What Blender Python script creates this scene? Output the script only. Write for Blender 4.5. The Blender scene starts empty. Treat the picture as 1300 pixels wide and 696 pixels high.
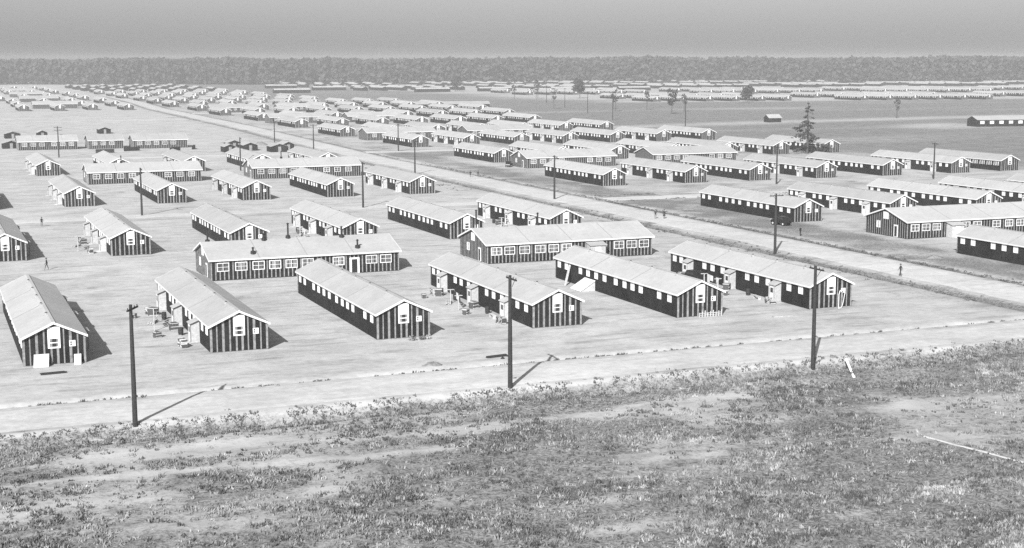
import bpy, math, random
import numpy as np
R = math.radians
random.seed(7); rng = np.random.default_rng(7)
S = bpy.context.scene
COL = S.collection

# ------------------------------------------------------------------ camera
cam_d = bpy.data.cameras.new('camera'); cam = bpy.data.objects.new('camera', cam_d); COL.objects.link(cam)
cam.location = (0, 0, 30.8)
from mathutils import Matrix, Vector
yaw, pitch, roll = R(22.0), R(8.23), R(-0.13)
fw = Vector((math.sin(yaw)*math.cos(pitch), math.cos(yaw)*math.cos(pitch), -math.sin(pitch)))
rt = Vector((math.cos(yaw), -math.sin(yaw), 0)); up = rt.cross(fw)
r2 = rt*math.cos(roll) + up*math.sin(roll); u2 = -rt*math.sin(roll) + up*math.cos(roll)
M = Matrix((r2, u2, -fw)).transposed().to_4x4(); M.translation = cam.location
cam.matrix_world = M
cam_d.sensor_width = 36; cam_d.lens = 36*1869/1300
cam_d.clip_start = 1; cam_d.clip_end = 30000
S.camera = cam

# ------------------------------------------------------------------ light: clear day, monochrome film
SUN_DIR = Vector((-10.1, -13.6, 10.6)).normalized()      # towards the sun
elev = math.asin(SUN_DIR.z)
w = bpy.data.worlds.new('World'); S.world = w; w.use_nodes = True
nt = w.node_tree; nt.nodes.clear()
sky = nt.nodes.new('ShaderNodeTexSky'); sky.sky_type = 'NISHITA'; sky.sun_disc = False
sky.sun_elevation = elev; sky.sun_rotation = math.atan2(SUN_DIR.x, SUN_DIR.y)
sky.air_density = 1.0; sky.dust_density = 0.9; sky.ozone_density = 1.0
bw = nt.nodes.new('ShaderNodeSeparateColor'); bg = nt.nodes.new('ShaderNodeBackground'); wo = nt.nodes.new('ShaderNodeOutputWorld')
nt.links.new(sky.outputs[0], bw.inputs[0]); nt.links.new(bw.outputs[2], bg.inputs[0]); nt.links.new(bg.outputs[0], wo.inputs[0])
bg.inputs[1].default_value = 0.05
ld = bpy.data.lights.new('sun', 'SUN'); ld.energy = 4.2; ld.angle = R(0.55); ld.color = (1, 1, 1)
lo = bpy.data.objects.new('sun', ld); COL.objects.link(lo)
lo.rotation_euler = (-SUN_DIR).to_track_quat('-Z', 'Y').to_euler()
S.view_settings.view_transform = 'Standard'; S.view_settings.look = 'None'; S.view_settings.gamma = 1
S.view_settings.exposure = 0.82
S.cycles.max_bounces = 3; S.cycles.diffuse_bounces = 2; S.cycles.glossy_bounces = 1; S.cycles.volume_bounces = 0
S.cycles.transparent_max_bounces = 4
S.cycles.use_denoising = False
S.cycles.caustics_reflective = False; S.cycles.caustics_refractive = False

# ------------------------------------------------------------------ materials (all grey: a monochrome photograph)
def mat(name, a, b=None, scale=3.0, rough=0.9, bump=0.0, detail=4, vary=0.0, coord='Object', stretch=None, scale2=None, amp2=0.0):
    m = bpy.data.materials.new(name); m.use_nodes = True
    n = m.node_tree.nodes; l = m.node_tree.links
    p = n['Principled BSDF']; p.inputs['Roughness'].default_value = rough
    p.inputs['Specular IOR Level'].default_value = 0.25
    if b is None: b = a
    tc = n.new('ShaderNodeTexCoord'); src = tc.outputs[coord]
    if stretch:
        mp = n.new('ShaderNodeMapping'); mp.inputs['Scale'].default_value = stretch; l.new(src, mp.inputs[0]); src = mp.outputs[0]
    oi = n.new('ShaderNodeObjectInfo')
    # shift the pattern per object so that copies differ
    cm = n.new('ShaderNodeVectorMath'); cm.operation = 'MULTIPLY_ADD'
    comb = n.new('ShaderNodeCombineXYZ')
    for k in range(3): l.new(oi.outputs['Random'], comb.inputs[k])
    l.new(comb.outputs[0], cm.inputs[0]); cm.inputs[1].default_value = (97, 53, 31); l.new(src, cm.inputs[2]); src = cm.outputs[0]
    no = n.new('ShaderNodeTexNoise'); no.inputs['Scale'].default_value = scale; no.inputs['Detail'].default_value = detail
    no.inputs['Roughness'].default_value = 0.65
    l.new(src, no.inputs['Vector'])
    mr = n.new('ShaderNodeMapRange'); mr.inputs['From Min'].default_value = 0.3; mr.inputs['From Max'].default_value = 0.7
    mr.inputs['To Min'].default_value = a; mr.inputs['To Max'].default_value = b
    l.new(no.outputs[0], mr.inputs['Value']); val = mr.outputs[0]
    if scale2:
        n2 = n.new('ShaderNodeTexNoise'); n2.inputs['Scale'].default_value = scale2; n2.inputs['Detail'].default_value = 2; l.new(src, n2.inputs['Vector'])
        m2 = n.new('ShaderNodeMapRange'); m2.inputs['From Min'].default_value = .3; m2.inputs['From Max'].default_value = .7
        m2.inputs['To Min'].default_value = 1-amp2; m2.inputs['To Max'].default_value = 1+amp2; l.new(n2.outputs[0], m2.inputs['Value'])
        mu = n.new('ShaderNodeMath'); mu.operation = 'MULTIPLY'; l.new(val, mu.inputs[0]); l.new(m2.outputs[0], mu.inputs[1]); val = mu.outputs[0]
    if vary:
        m3 = n.new('ShaderNodeMapRange'); m3.inputs['To Min'].default_value = 1-vary; m3.inputs['To Max'].default_value = 1+vary*.6
        l.new(oi.outputs['Random'], m3.inputs['Value'])
        mu = n.new('ShaderNodeMath'); mu.operation = 'MULTIPLY'; l.new(val, mu.inputs[0]); l.new(m3.outputs[0], mu.inputs[1]); val = mu.outputs[0]
    l.new(val, p.inputs['Base Color'])
    if bump:
        bp = n.new('ShaderNodeBump'); bp.inputs['Strength'].default_value = bump; bp.inputs['Distance'].default_value = 0.1
        l.new(no.outputs[0], bp.inputs['Height']); l.new(bp.outputs[0], p.inputs['Normal'])
    return m

MT = dict(
    tar=mat('tar_paper', .006, .024, 1.6, .85, .2, vary=.3, scale2=.35, amp2=.5, detail=6),
    batten=mat('weathered_lath', .14, .34, 2.5, .9, vary=.1),
    roof=mat('pale_roll_roofing', .365, .435, 1.6, .9, .08, vary=.12, scale2=.22, amp2=.07, detail=6),
    fascia=mat('whitewashed_board', .62, .76, 4, .8),
    seam=mat('roofing_tar_seam', .26, .34, 3, .9),
    white=mat('white_paint', .70, .82, 5, .7, vary=.12),
    blind=mat('window_blind', .6, .78, 1.5, .5, vary=.2),
    glass=mat('dark_window_glass', .02, .05, 2, .15),
    wood=mat('raw_pine_board', .38, .58, 3, .85, .2, vary=.2),
    darkwood=mat('creosoted_wood', .022, .05, 6, .85, .2),
    iron=mat('black_stovepipe_iron', .012, .03, 5, .6),
    paint=mat('black_car_paint', .012, .02, 3, .25),
    tyre=mat('tyre_rubber', .015, .03, 8, .9),
    cloth=mat('dark_cloth', .02, .05, 10, .9, vary=.4),
    linen=mat('white_linen', .6, .8, 4, .9, vary=.15),
    skin=mat('skin', .28, .34, 10, .6),
    bark=mat('tree_bark', .05, .11, 6, .95, .3),
    leaf=mat('dark_foliage', .03, .085, .6, .8, scale2=.2, amp2=.3),
    haystem=mat('dry_grass_blades', .05, .40, .9, .9, scale2=.25, amp2=.35),
    weed=mat('dark_weed_leaves', .045, .16, .8, .9, scale2=3, amp2=.4),
    greyglass=mat('grey_window_glass', .08, .30, .8, .2, vary=.5),
    forest=mat('forest_foliage', .055, .08, .03, .9, scale2=.1, amp2=.2),
    soil=mat('turned_soil', .12, .3, 3, .95, .3),
)

# ------------------------------------------------------------------ mesh helpers
class MB:
    def __init__(s): s.v = []; s.f = []; s.m = []; s.mats = []
    def mi(s, key):
        if key not in s.mats: s.mats.append(key)
        return s.mats.index(key)
    def face(s, pts, key):
        b = len(s.v); s.v += [tuple(p) for p in pts]; s.f.append(tuple(range(b, b+len(pts)))); s.m.append(s.mi(key))
    def box(s, x0, x1, y0, y1, z0, z1, key):
        b = len(s.v)
        s.v += [(x0,y0,z0),(x1,y0,z0),(x1,y1,z0),(x0,y1,z0),(x0,y0,z1),(x1,y0,z1),(x1,y1,z1),(x0,y1,z1)]
        for q in ((0,3,2,1),(4,5,6,7),(0,1,5,4),(1,2,6,5),(2,3,7,6),(3,0,4,7)):
            s.f.append(tuple(b+i for i in q)); s.m.append(s.mi(key))
    def prism(s, poly, axis, a, b_, key):
        """poly: list of 2D points; axis 'x','y','z': extruded from a to b_"""
        def P(p, t):
            return {'y': (p[0], t, p[1]), 'x': (t, p[0], p[1]), 'z': (p[0], p[1], t)}[axis]
        n = len(poly); b = len(s.v)
        s.v += [P(p, a) for p in poly] + [P(p, b_) for p in poly]
        k = s.mi(key)
        s.f.append(tuple(range(b, b+n))); s.m.append(k)
        s.f.append(tuple(range(b+2*n-1, b+n-1, -1))); s.m.append(k)
        for i in range(n):
            j = (i+1) % n; s.f.append((b+i, b+n+i, b+n+j, b+j)); s.m.append(k)
    def tube(s, pts, rad, key, n=8):
        pts = [Vector(p) for p in pts]
        if not isinstance(rad, (list, tuple)): rad = [rad]*len(pts)
        b = len(s.v); k = s.mi(key)
        for i, p in enumerate(pts):
            d = (pts[min(i+1, len(pts)-1)] - pts[max(i-1, 0)]).normalized()
            a = d.orthogonal().normalized(); c = d.cross(a)
            if i == 0: a0 = a
            else:
                a = (a0 - d*a0.dot(d)).normalized(); c = d.cross(a); a0 = a
            for j in range(n):
                t = 2*math.pi*j/n; s.v.append(tuple(p + (a*math.cos(t)+c*math.sin(t))*rad[i]))
        for i in range(len(pts)-1):
            for j in range(n):
                j2 = (j+1) % n
                s.f.append((b+i*n+j, b+i*n+j2, b+(i+1)*n+j2, b+(i+1)*n+j)); s.m.append(k)
        s.f.append(tuple(b+n-1-j for j in range(n))); s.m.append(k)
        e = b+(len(pts)-1)*n; s.f.append(tuple(e+j for j in range(n))); s.m.append(k)
    def build(s, name, parent=None, loc=None, rotz=0, smooth=False):
        me = bpy.data.meshes.new(name); me.from_pydata(s.v, [], s.f)
        for k in s.mats: me.materials.append(MT[k])
        me.polygons.foreach_set('material_index', s.m)
        if smooth: me.polygons.foreach_set('use_smooth', [True]*len(s.f))
        me.update()
        o = bpy.data.objects.new(name, me); COL.objects.link(o)
        if parent is not None: o.parent = parent
        if loc is not None: o.location = loc
        o.rotation_euler.z = rotz
        return o

def tag(o, label, cat, group=None, kind=None):
    if label: o['label'] = label
    if cat: o['category'] = cat
    if group: o['group'] = group
    if kind: o['kind'] = kind
    return o
def empty(name, loc=(0,0,0), rz=0):
    o = bpy.data.objects.new(name, None); COL.objects.link(o); o.location = loc; o.rotation_euler.z = rz
    o.empty_display_size = .5
    return o
def inst(name, me, parent, loc=(0,0,0)):
    o = bpy.data.objects.new(name, me); COL.objects.link(o); o.parent = parent; o.location = loc; return o
KIDS = {}
def tree_copy(o, kids, parent=None):
    c = o.copy(); COL.objects.link(c)
    if parent is not None: c.parent = parent
    for ch in kids.get(o.name, []): tree_copy(ch, kids, c)
    return c
def kids_map(objs):
    d = {}
    for o in objs:
        if o.parent: d.setdefault(o.parent.name, []).append(o)
    return d
def descendants(root):
    out = []; 
    def go(o):
        out.append(o)
        for c in o.children: go(c)
    go(root); return out

# ------------------------------------------------------------------ terrain
def sm(a, b, x): t = np.clip((x-a)/(b-a), 0, 1); return t*t*(3-2*t)
_lat = rng.random((256, 256))
def vn(x, y):                                   # value noise
    xi = np.floor(x).astype(int); yi = np.floor(y).astype(int); fx = x-xi; fy = y-yi
    fx = fx*fx*(3-2*fx); fy = fy*fy*(3-2*fy)
    g = lambda i, j: _lat[i % 256, j % 256]
    return (g(xi,yi)*(1-fx)+g(xi+1,yi)*fx)*(1-fy)+(g(xi,yi+1)*(1-fx)+g(xi+1,yi+1)*fx)*fy
def fbm(x, y, sc, o=4):
    s = 0; a = .5; 
    for k in range(o): s = s + a*vn(x/sc*2**k+17*k, y/sc*2**k+31*k); a *= .5
    return s
def ns_x(y):                                    # centre line of the north-south road
    return np.interp(y, [120, 450, 700, 1000, 1170, 2000], [134, 134.5, 145, 150, 160, 190])
def road_y(x): return 131 + .012*(x-60) + 0*x   # main east-west road, centre
def height(x, y):
    x = np.asarray(x, float); y = np.asarray(y, float)
    d = y - road_y(x)
    rough = sm(-5.5, -8, d); bank = sm(-4.9, -6.6, d)
    h = .35*(1-sm(4.6, 7.0, np.abs(d))) - .55*bank                       # raised carriageway
    h = h - .45*np.exp(-((d-7.0)/.8)**2)*(1-sm(124,128,x)*(1-sm(141,144,x))) - .25*np.exp(-((d+7.2)/.9)**2)
    h = h + rough*(.30*(fbm(x, y, 9)-.47) + .22*(fbm(x, y, 2.2, 3)-.43) + .5*np.exp(-((d+9.6)/1.6)**2)*fbm(x,y,6))
    nx = x - ns_x(y); on = sm(138, 142, y)
    h = h + on*(.18*(1-sm(5.2, 7.0, np.abs(nx))) - .22*np.exp(-((np.abs(nx)-7.2)/.8)**2))
    h = h*(1-sm(800, 1200, y))
    h = h + .05*(fbm(x, y, 5)-.47)*(1-on*(np.abs(nx) < 6))*(np.abs(d) > 6)
    return h

def cover(x, y):
    """how much dark grass grows at a place: 0 bare dirt, 1 dark grass"""
    c = np.full(x.shape, .08)
    n1 = fbm(x, y, 30); n2 = fbm(x, y, 7)
    d = y - road_y(x)
    # rough ground this side of the road
    f = sm(-4.7, -6.2, d+.9*(n2-.47)*2)
    n3 = fbm(x*.3+9, y, 3.2)
    fore = .56 + .7*(n1-.47) + .9*(n2-.47) + 1.1*(n3-.47)
    fore = fore + .20*sm(60, 10, x) + .25*sm(20, 55, x) + .2*np.exp(-((d+6.3)/1.2)**2) + .18*sm(100, 92, y)
    fore = fore - .45*np.exp(-((y-(117.3+.7*np.sin(x/9)))/1.3)**2)*sm(90, 60, x)      # old wheel track
    fore = fore - .30*np.exp(-((y-(121.3+.02*x))/.8)**2)*sm(110, 80, x) - .35*np.exp(-((y-(112.6-.03*x+.5*np.sin(x/7)))/.8)**2)*sm(60, 30, x)
    # worn bare patch on the right
    e = (x-76)*.93 + (y-100)*.37; g = -(x-76)*.37+(y-100)*.93
    bare = sm(76.5, 80, x+1.5*(n2-.47)) * sm(86, 90, y) * sm(113.5, 108, y)
    fore = fore*(1-.5*bare)
    yard = np.clip(2.2*(fbm(x, y, 3, 3)-.46), 0, .5)*sm(.38, .6, fbm(x+40, y, 15, 2))
    c = c + yard + .14*np.exp(-((np.abs(x-41)-0)/5)**2)*sm(157,163,y)*sm(203,196,y)
    c = c*(1-f) + f*np.clip(fore, .30, 1)
    on = sm(137, 139, y)
    nx = x - ns_x(y)
    c = c + on*.30*sm(-20, -9, nx)*(nx < 0)*(.3+1.2*n2)
    c = c + on*(nx > 0)*(.25+.5*(n1-.47)+.6*(n2-.47))*sm(4, 7, nx)
    # rough verge lines beside the roads
    c = c + on*.75*np.exp(-((np.abs(nx)-7.0)/.9)**2)*(.4+1.4*n2)
    c = c + .75*np.exp(-((d-6.0)/.7)**2)*np.clip(-.3+2.4*n2, 0, 1) + .25*np.exp(-((d+6.6)/.8)**2)*n2
    # lines along the cross roads
    for yc in (292.5, 488-3, 797, 842):
        c = c + .30*np.exp(-((y-yc-2*np.sin(x/40))/2.2)**2)*(nx < 0)*(.3+1.4*n2)
    # grassy plots east of the road between the first barracks and the road
    plot = sm(8, 12, nx)*sm(24, 19, nx)
    c = c + .32*plot*on*(y < 480)*(.5+n2)
    c = c + .30*sm(9,14,nx)*(x < 210)*np.exp(-((y-289)/7)**2) + .3*sm(9,14,nx)*np.exp(-((y-475)/12)**2)
    # open fields
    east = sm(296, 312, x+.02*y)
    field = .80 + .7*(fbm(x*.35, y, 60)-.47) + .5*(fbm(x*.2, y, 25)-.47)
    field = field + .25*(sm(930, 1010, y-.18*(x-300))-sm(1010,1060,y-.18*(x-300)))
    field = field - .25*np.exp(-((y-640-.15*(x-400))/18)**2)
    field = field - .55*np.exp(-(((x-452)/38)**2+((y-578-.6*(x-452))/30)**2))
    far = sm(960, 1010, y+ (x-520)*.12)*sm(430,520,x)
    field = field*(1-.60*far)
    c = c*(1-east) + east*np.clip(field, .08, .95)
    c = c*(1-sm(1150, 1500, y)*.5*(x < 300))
    return np.clip(c, 0, 1)

def sheet(name, xs, ys, hf, key, kind='structure', attr=None):
    X, Y = np.meshgrid(xs, ys); Z = hf(X, Y)
    V = np.stack([X, Y, Z], -1).reshape(-1, 3); nx, ny = len(xs), len(ys)
    i = np.arange((ny-1)*(nx-1)); r = i//(nx-1); c = i % (nx-1); a = r*nx+c
    F = np.stack([a, a+1, a+nx+1, a+nx], -1)
    me = bpy.data.meshes.new(name)
    me.vertices.add(len(V)); me.vertices.foreach_set('co', V.ravel())
    me.loops.add(F.size); me.loops.foreach_set('vertex_index', F.ravel())
    me.polygons.add(len(F)); me.polygons.foreach_set('loop_start', np.arange(len(F))*4)
    me.polygons.foreach_set('loop_total', np.full(len(F), 4)); me.polygons.foreach_set('use_smooth', np.ones(len(F), bool))
    me.update(calc_edges=True)
    if attr is not None:
        at = me.attributes.new('cover', 'FLOAT', 'POINT'); at.data.foreach_set('value', attr(X, Y).ravel())
    me.materials.append(key)
    o = bpy.data.objects.new(name, me); COL.objects.link(o); o['kind'] = kind
    return o

def ground_mat(name, bare_a, bare_b, grassy=True, stretch=(1,1,1)):
    m = bpy.data.materials.new(name); m.use_nodes = True; n = m.node_tree.nodes; l = m.node_tree.links
    p = n['Principled BSDF']; p.inputs['Roughness'].default_value = .95; p.inputs['Specular IOR Level'].default_value = .15
    ge = n.new('ShaderNodeNewGeometry'); mp = n.new('ShaderNodeMapping'); mp.inputs['Scale'].default_value = stretch
    l.new(ge.outputs['Position'], mp.inputs[0])
    def noise(sc, de=4, ro=.6):
        t = n.new('ShaderNodeTexNoise'); t.inputs['Scale'].default_value = sc; t.inputs['Detail'].default_value = de; t.inputs['Roughness'].default_value = ro
        l.new(mp.outputs[0], t.inputs['Vector']); return t.outputs[0]
    def rng_(v, a, b, c, d):
        t = n.new('ShaderNodeMapRange'); t.inputs[1].default_value = a; t.inputs[2].default_value = b; t.inputs[3].default_value = c; t.inputs[4].default_value = d
        l.new(v, t.inputs[0]); return t.outputs[0]
    def math_(op, a, b):
        t = n.new('ShaderNodeMath'); t.operation = op
        for k, q in enumerate((a, b)):
            if isinstance(q, float): t.inputs[k].default_value = q
            else: l.new(q, t.inputs[k])
        return t.outputs[0]
    fine = noise(1.1, 6, .7); mid = noise(.16, 5); big = noise(.025, 4)
    bare = math_('MULTIPLY', rng_(mid, .3, .7, bare_a, bare_b), rng_(fine, .3, .7, .84, 1.14))
    bare = math_('MULTIPLY', bare, rng_(big, .3, .7, .93, 1.07))
    mp2 = n.new('ShaderNodeMapping'); mp2.inputs['Scale'].default_value = (.10, .42, 1); mp2.inputs['Rotation'].default_value = (0, 0, R(8)); l.new(ge.outputs['Position'], mp2.inputs[0])
    t = n.new('ShaderNodeTexNoise'); t.inputs['Scale'].default_value = 1; t.inputs['Detail'].default_value = 6; t.inputs['Roughness'].default_value = .72; l.new(mp2.outputs[0], t.inputs['Vector'])
    bare = math_('MULTIPLY', bare, rng_(t.outputs[0], .50, .70, 1.03, .58 if grassy else .80))      # scuffed, trampled streaks
    out = bare
    if grassy:
        at = n.new('ShaderNodeAttribute'); at.attribute_name = 'cover'
        # patchy threshold: cover + noise
        sp = noise(1.1, 6, .85)
        s1 = math_('ADD', at.outputs['Fac'], rng_(sp, .25, .75, -.42, .42))
        k = rng_(s1, .30, .72, 0., 1.)
        grass = math_('MULTIPLY', rng_(noise(3.2, 4, .85), .36, .64, .045, .34), rng_(mid, .3, .7, .75, 1.25))
        mx = n.new('ShaderNodeMix'); mx.data_type = 'FLOAT'; l.new(k, mx.inputs[0]); l.new(bare, mx.inputs[2]); l.new(grass, mx.inputs[3]); out = mx.outputs[0]
    l.new(out, p.inputs['Base Color'])
    bp = n.new('ShaderNodeBump'); bp.inputs['Strength'].default_value = .35; bp.inputs['Distance'].default_value = .15
    l.new(fine, bp.inputs['Height']); l.new(bp.outputs[0], p.inputs['Normal'])
    return m
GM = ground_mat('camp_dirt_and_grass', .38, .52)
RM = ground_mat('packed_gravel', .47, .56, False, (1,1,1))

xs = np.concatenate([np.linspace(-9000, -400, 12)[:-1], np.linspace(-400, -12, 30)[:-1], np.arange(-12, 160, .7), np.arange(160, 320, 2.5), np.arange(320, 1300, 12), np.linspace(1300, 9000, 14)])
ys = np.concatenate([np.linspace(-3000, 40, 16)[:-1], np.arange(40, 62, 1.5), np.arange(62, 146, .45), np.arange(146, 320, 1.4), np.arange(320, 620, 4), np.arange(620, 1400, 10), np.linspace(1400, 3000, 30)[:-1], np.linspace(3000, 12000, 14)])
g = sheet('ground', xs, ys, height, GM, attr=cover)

def ribbon(name, cx, cy, half, n_across=9, lift=.03, mat_=RM, wob=.35):
    """a road sheet following the terrain; cx, cy: centre line arrays"""
    cx = np.asarray(cx, float); cy = np.asarray(cy, float)
    tx = np.gradient(cx); ty = np.gradient(cy); L = np.hypot(tx, ty); nx, ny = -ty/L, tx/L
    V = []; 
    for i in range(len(cx)):
        wl = half + wob*(float(fbm(np.array(cx[i]), np.array(cy[i]), 3.))-.47)*2; wr = half + wob*(float(fbm(np.array(cx[i]+99), np.array(cy[i]), 3.))-.47)*2
        for t in np.linspace(-1, 1, n_across):
            o = t*(wl if t > 0 else wr); x = cx[i]+nx[i]*o; y = cy[i]+ny[i]*o
            V.append((x, y, float(height(x, y))+(lift if abs(t) < .95 else -.06)))
    F = [(i*n_across+j, i*n_across+j+1, (i+1)*n_across+j+1, (i+1)*n_across+j) for i in range(len(cx)-1) for j in range(n_across-1)]
    me = bpy.data.meshes.new(name); me.from_pydata(V, [], F); me.materials.append(mat_)
    for p_ in me.polygons: p_.use_smooth = True
    o = bpy.data.objects.new(name, me); COL.objects.link(o); o['kind'] = 'structure'; return o
a = np.arange(-80, 330, 1.2); ribbon('main_road', a, road_y(a), 4.6, lift=.035)
a = np.concatenate([np.arange(137.5, 400, 1.5), np.arange(400, 1960, 8)]); ribbon('camp_road', ns_x(a), a, 5.0, lift=.05, wob=.9)
for yc, x0, x1, hw in ((300, -60, 127, 3.6), (301, 141.5, 300, 4.2), (488, -60, 128, 4.2), (489, 142, 300, 4.2), (665, 150, 300, 4), (806, -100, 138, 4), (850, -100, 142, 3.), (900, 155, 305, 4)):
    a = np.arange(x0, x1, 2.5); ribbon('cross_road', a, np.full(a.shape, float(yc)) + 2*np.sin(a/40) - (2*math.sin(x1/40)), hw, lift=.06, wob=1.2)
# ------------------------------------------------------------------ barracks
W, L, EV, RG = 6.1, 36.6, 3.0, 4.4
WIN = [2.1, 4.8, 9.8, 12.1, 14.4, 17.0, 20.4, 23.0, 25.6, 28.1, 32.8, 35.3]

def wall_mesh(w, l, ev, rg, side_battens=False, along='y', porch=False):
    """closed tar-paper box with gable ends at y=0 and y=l, lath strips on the gables"""
    b = MB(); t = ev
    poly = [(0, 0), (w, 0), (w, ev), (w/2, rg), (0, ev)]
    b.prism(poly, 'y', 0, l, 'tar')
    n = int(w/.66)
    def top(x): return ev + (rg-ev)*(1-abs(x-w/2)/(w/2))
    for i in range(n+1):
        x = .04 + (w-.08)*i/n + (.05*math.sin(i*5.1) if 0 < i < n else 0); jw = .10+.035*math.sin(i*3.7+1)
        for ya, yb in ((-.03, .002), (l-.002, l+.03)):
            b.box(x-jw, x+jw, ya, yb, .12, top(x)-.10, 'batten')
    # sill board round the foot, corner boards
    b.box(-.02, w+.02, -.035, .0, 0.0, .10, 'batten')
    if side_battens:
        k = int(l/.61)
        for i in range(k+1):
            y = .05+(l-.1)*i/k
            b.box(-.03, .002, y-.04, y+.04, .12, ev-.05, 'batten')
    return b

def roof_mesh(w, l, ev, rg, seams=True):
    b = MB(); oh = .28; og = .32; th = .09
    sl = (rg-ev)/(w/2)
    for sgn in (-1, 1):
        xe = w/2 + sgn*(w/2+oh); ze = ev - sl*oh
        pts = [(w/2, rg+.03), (xe, ze+.03), (xe, ze+.03+th), (w/2, rg+.03+th*1.1)]
        if sgn > 0: pts = pts[::-1]
        b.prism(pts, 'y', -og, l+og, 'roof')
        # fascia along the eave and barge boards on the gables
        b.box(min(xe, xe+sgn*.03), max(xe, xe+sgn*.03), -og, l+og, ze-.09, ze+.10, 'fascia')
        for y0 in (-og-.035, l+og):
            q = [(w/2, rg-.10), (xe, ze-.10), (xe, ze+.135), (w/2, rg+.135)]
            if sgn > 0: q = q[::-1]
            b.prism(q, 'y', y0, y0+.035, 'fascia')
        if seams:
            k = max(2, int(l/12.2))
            for i in range(1, k):
                y = l*i/k
                q = [(w/2, rg+.135), (xe, ze+.125), (xe, ze+.15), (w/2, rg+.16)]
                if sgn > 0: q = q[::-1]
                b.prism(q, 'y', y-.09, y+.09, 'seam')
    b.box(w/2-.16, w/2+.16, -og, l+og, rg+.10, rg+.15, 'roof')
    return b

def win_frame(wd, ht, axis, key='white'):
    """frame with centre mullion in local coords, standing out of a wall; axis 'x': on a wall facing -x, 'y': facing -y"""
    b = MB(); a = wd/2; f = .10; d0, d1 = -.07, .01
    def bx(u0, u1, z0, z1, e0=d0):
        if axis == 'x': b.box(e0, d1, u0, u1, z0, z1, key)
        else: b.box(u0, u1, e0, d1, z0, z1, key)
    bx(-a, a, ht/2-f, ht/2); bx(-a, a, -ht/2, -ht/2+f); bx(-a, -a+f, -ht/2+f, ht/2-f); bx(a-f, a, -ht/2+f, ht/2-f)
    bx(-.03, .03, -ht/2+f, ht/2-f, -.055); bx(-a+f, -.03, -.025, .025, -.055); bx(.03, a-f, -.025, .025, -.055)
    return b
def pane_mesh(wd, ht, axis, key):
    b = MB(); a = wd/2-.10; h = ht/2-.10
    if axis == 'x': b.box(-.03, .0, -a, a, -h, h, key)
    else: b.box(-a, a, -.03, .0, -h, h, key)
    return b
def mesh_of(mb, name):
    o = mb.build(name); me = o.data; bpy.data.objects.remove(o); return me

ME = {}
ME['wall'] = mesh_of(wall_mesh(W, L, EV, RG), 'barrack_wall')
ME['roof'] = mesh_of(roof_mesh(W, L, EV, RG), 'barrack_roof')
ME['roof_far'] = mesh_of(roof_mesh(W, L, EV, RG, False), 'barrack_roof_plain')
ME['win'] = mesh_of(win_frame(.98, 1.12, 'x'), 'window_frame'); ME['pane'] = mesh_of(pane_mesh(.98, 1.12, 'x', 'blind'), 'window_pane')
b = win_frame(.98, 1.12, 'x'); q = pane_mesh(.98, 1.12, 'x', 'blind'); 
b.v and [b.face([q.v[i] for i in f], 'blind') for f in q.f]; ME['winfar'] = mesh_of(b, 'window_far')
# white boarded gable panel with a small sash window in its lower half
b = MB(); b.box(-.62, .62, -.06, .01, 2.75, 3.98, 'white'); b.box(-.62, -.42, -.06, .01, 1.75, 2.75, 'white'); b.box(.42, .62, -.06, .01, 1.75, 2.75, 'white')
b.box(-.42, .42, -.06, .01, 1.75, 1.9, 'white'); b.box(-.42, .42, -.05, .01, 2.28, 2.38, 'white'); ME['gpanel'] = mesh_of(b, 'gable_panel')
b = MB(); b.box(-.42, .42, -.025, .0, 1.9, 2.28, 'glass'); b.box(-.42, .42, -.025, .0, 2.38, 2.75, 'glass'); ME['gpane'] = mesh_of(b, 'gable_pane')
b = MB(); b.prism([(-.42, 4.0), (.42, 4.0), (0, 4.22)], 'y', -.06, .0, 'iron'); ME['gvent'] = mesh_of(b, 'gable_vent')
ME['swin'] = mesh_of(win_frame(.62, .62, 'y'), 'small_window'); ME['spane'] = mesh_of(pane_mesh(.62, .62, 'y', 'blind'), 'small_pane')
b = MB(); b.tube([(0,0,-.1),(0,0,.16)], [.30,.16], 'seam', 8); b.tube([(0,0,.16),(0,0,.24)], [.12,.10], 'iron', 8); ME['jack'] = mesh_of(b, 'stove_jack')
def porch_mesh(s):
    """entrance vestibule standing out on side s (-1: towards -x)"""
    b = MB(); dx = 1.0*s; x0, x1 = min(0, dx), max(0, dx)
    pl = [(0, .15), (dx, .15), (dx, 2.15), (0, 2.55)]
    if s > 0: pl = pl[::-1]
    b.prism(pl, 'y', -.65, -.60, 'wood'); b.prism(pl, 'y', .60, .65, 'wood')
    b.box(x0, x1, -.75, .75, .05, .15, 'wood')
    rp = [(0, 2.62), (dx*1.15, 2.17), (dx*1.15, 2.24), (0, 2.70)]
    if s > 0: rp = rp[::-1]
    b.prism(rp, 'y', -.9, .9, 'roof')
    b.box(dx+.02*s if s > 0 else dx-.04, dx+.04 if s > 0 else dx-.02*-s, -.75, -.45, .15, 2.1, 'wood')
    b.box(min(dx, dx+.03*s), max(dx, dx+.03*s), .45, .75, .15, 2.1, 'wood')
    b.box(min(dx, dx+.6*s), max(dx, dx+.6*s), -.6, .6, -.02, .12, 'wood')
    return b
for s, k in ((-1, 'L'), (1, 'R')):
    ME['porch'+k] = mesh_of(porch_mesh(s), 'porch')
    b = MB(); xa = s*.98; b.box(min(xa, xa+.03*s), max(xa, xa+.03*s), -.44, .44, .16, 2.05, 'white'); b.box(min(xa+.03*s, xa+.05*s), max(xa+.03*s, xa+.05*s), -.3, .3, 1.2, 1.8, 'glass'); ME['door'+k] = mesh_of(b, 'door')
PORCH_Y = [7.3, 18.7, 30.5]
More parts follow.
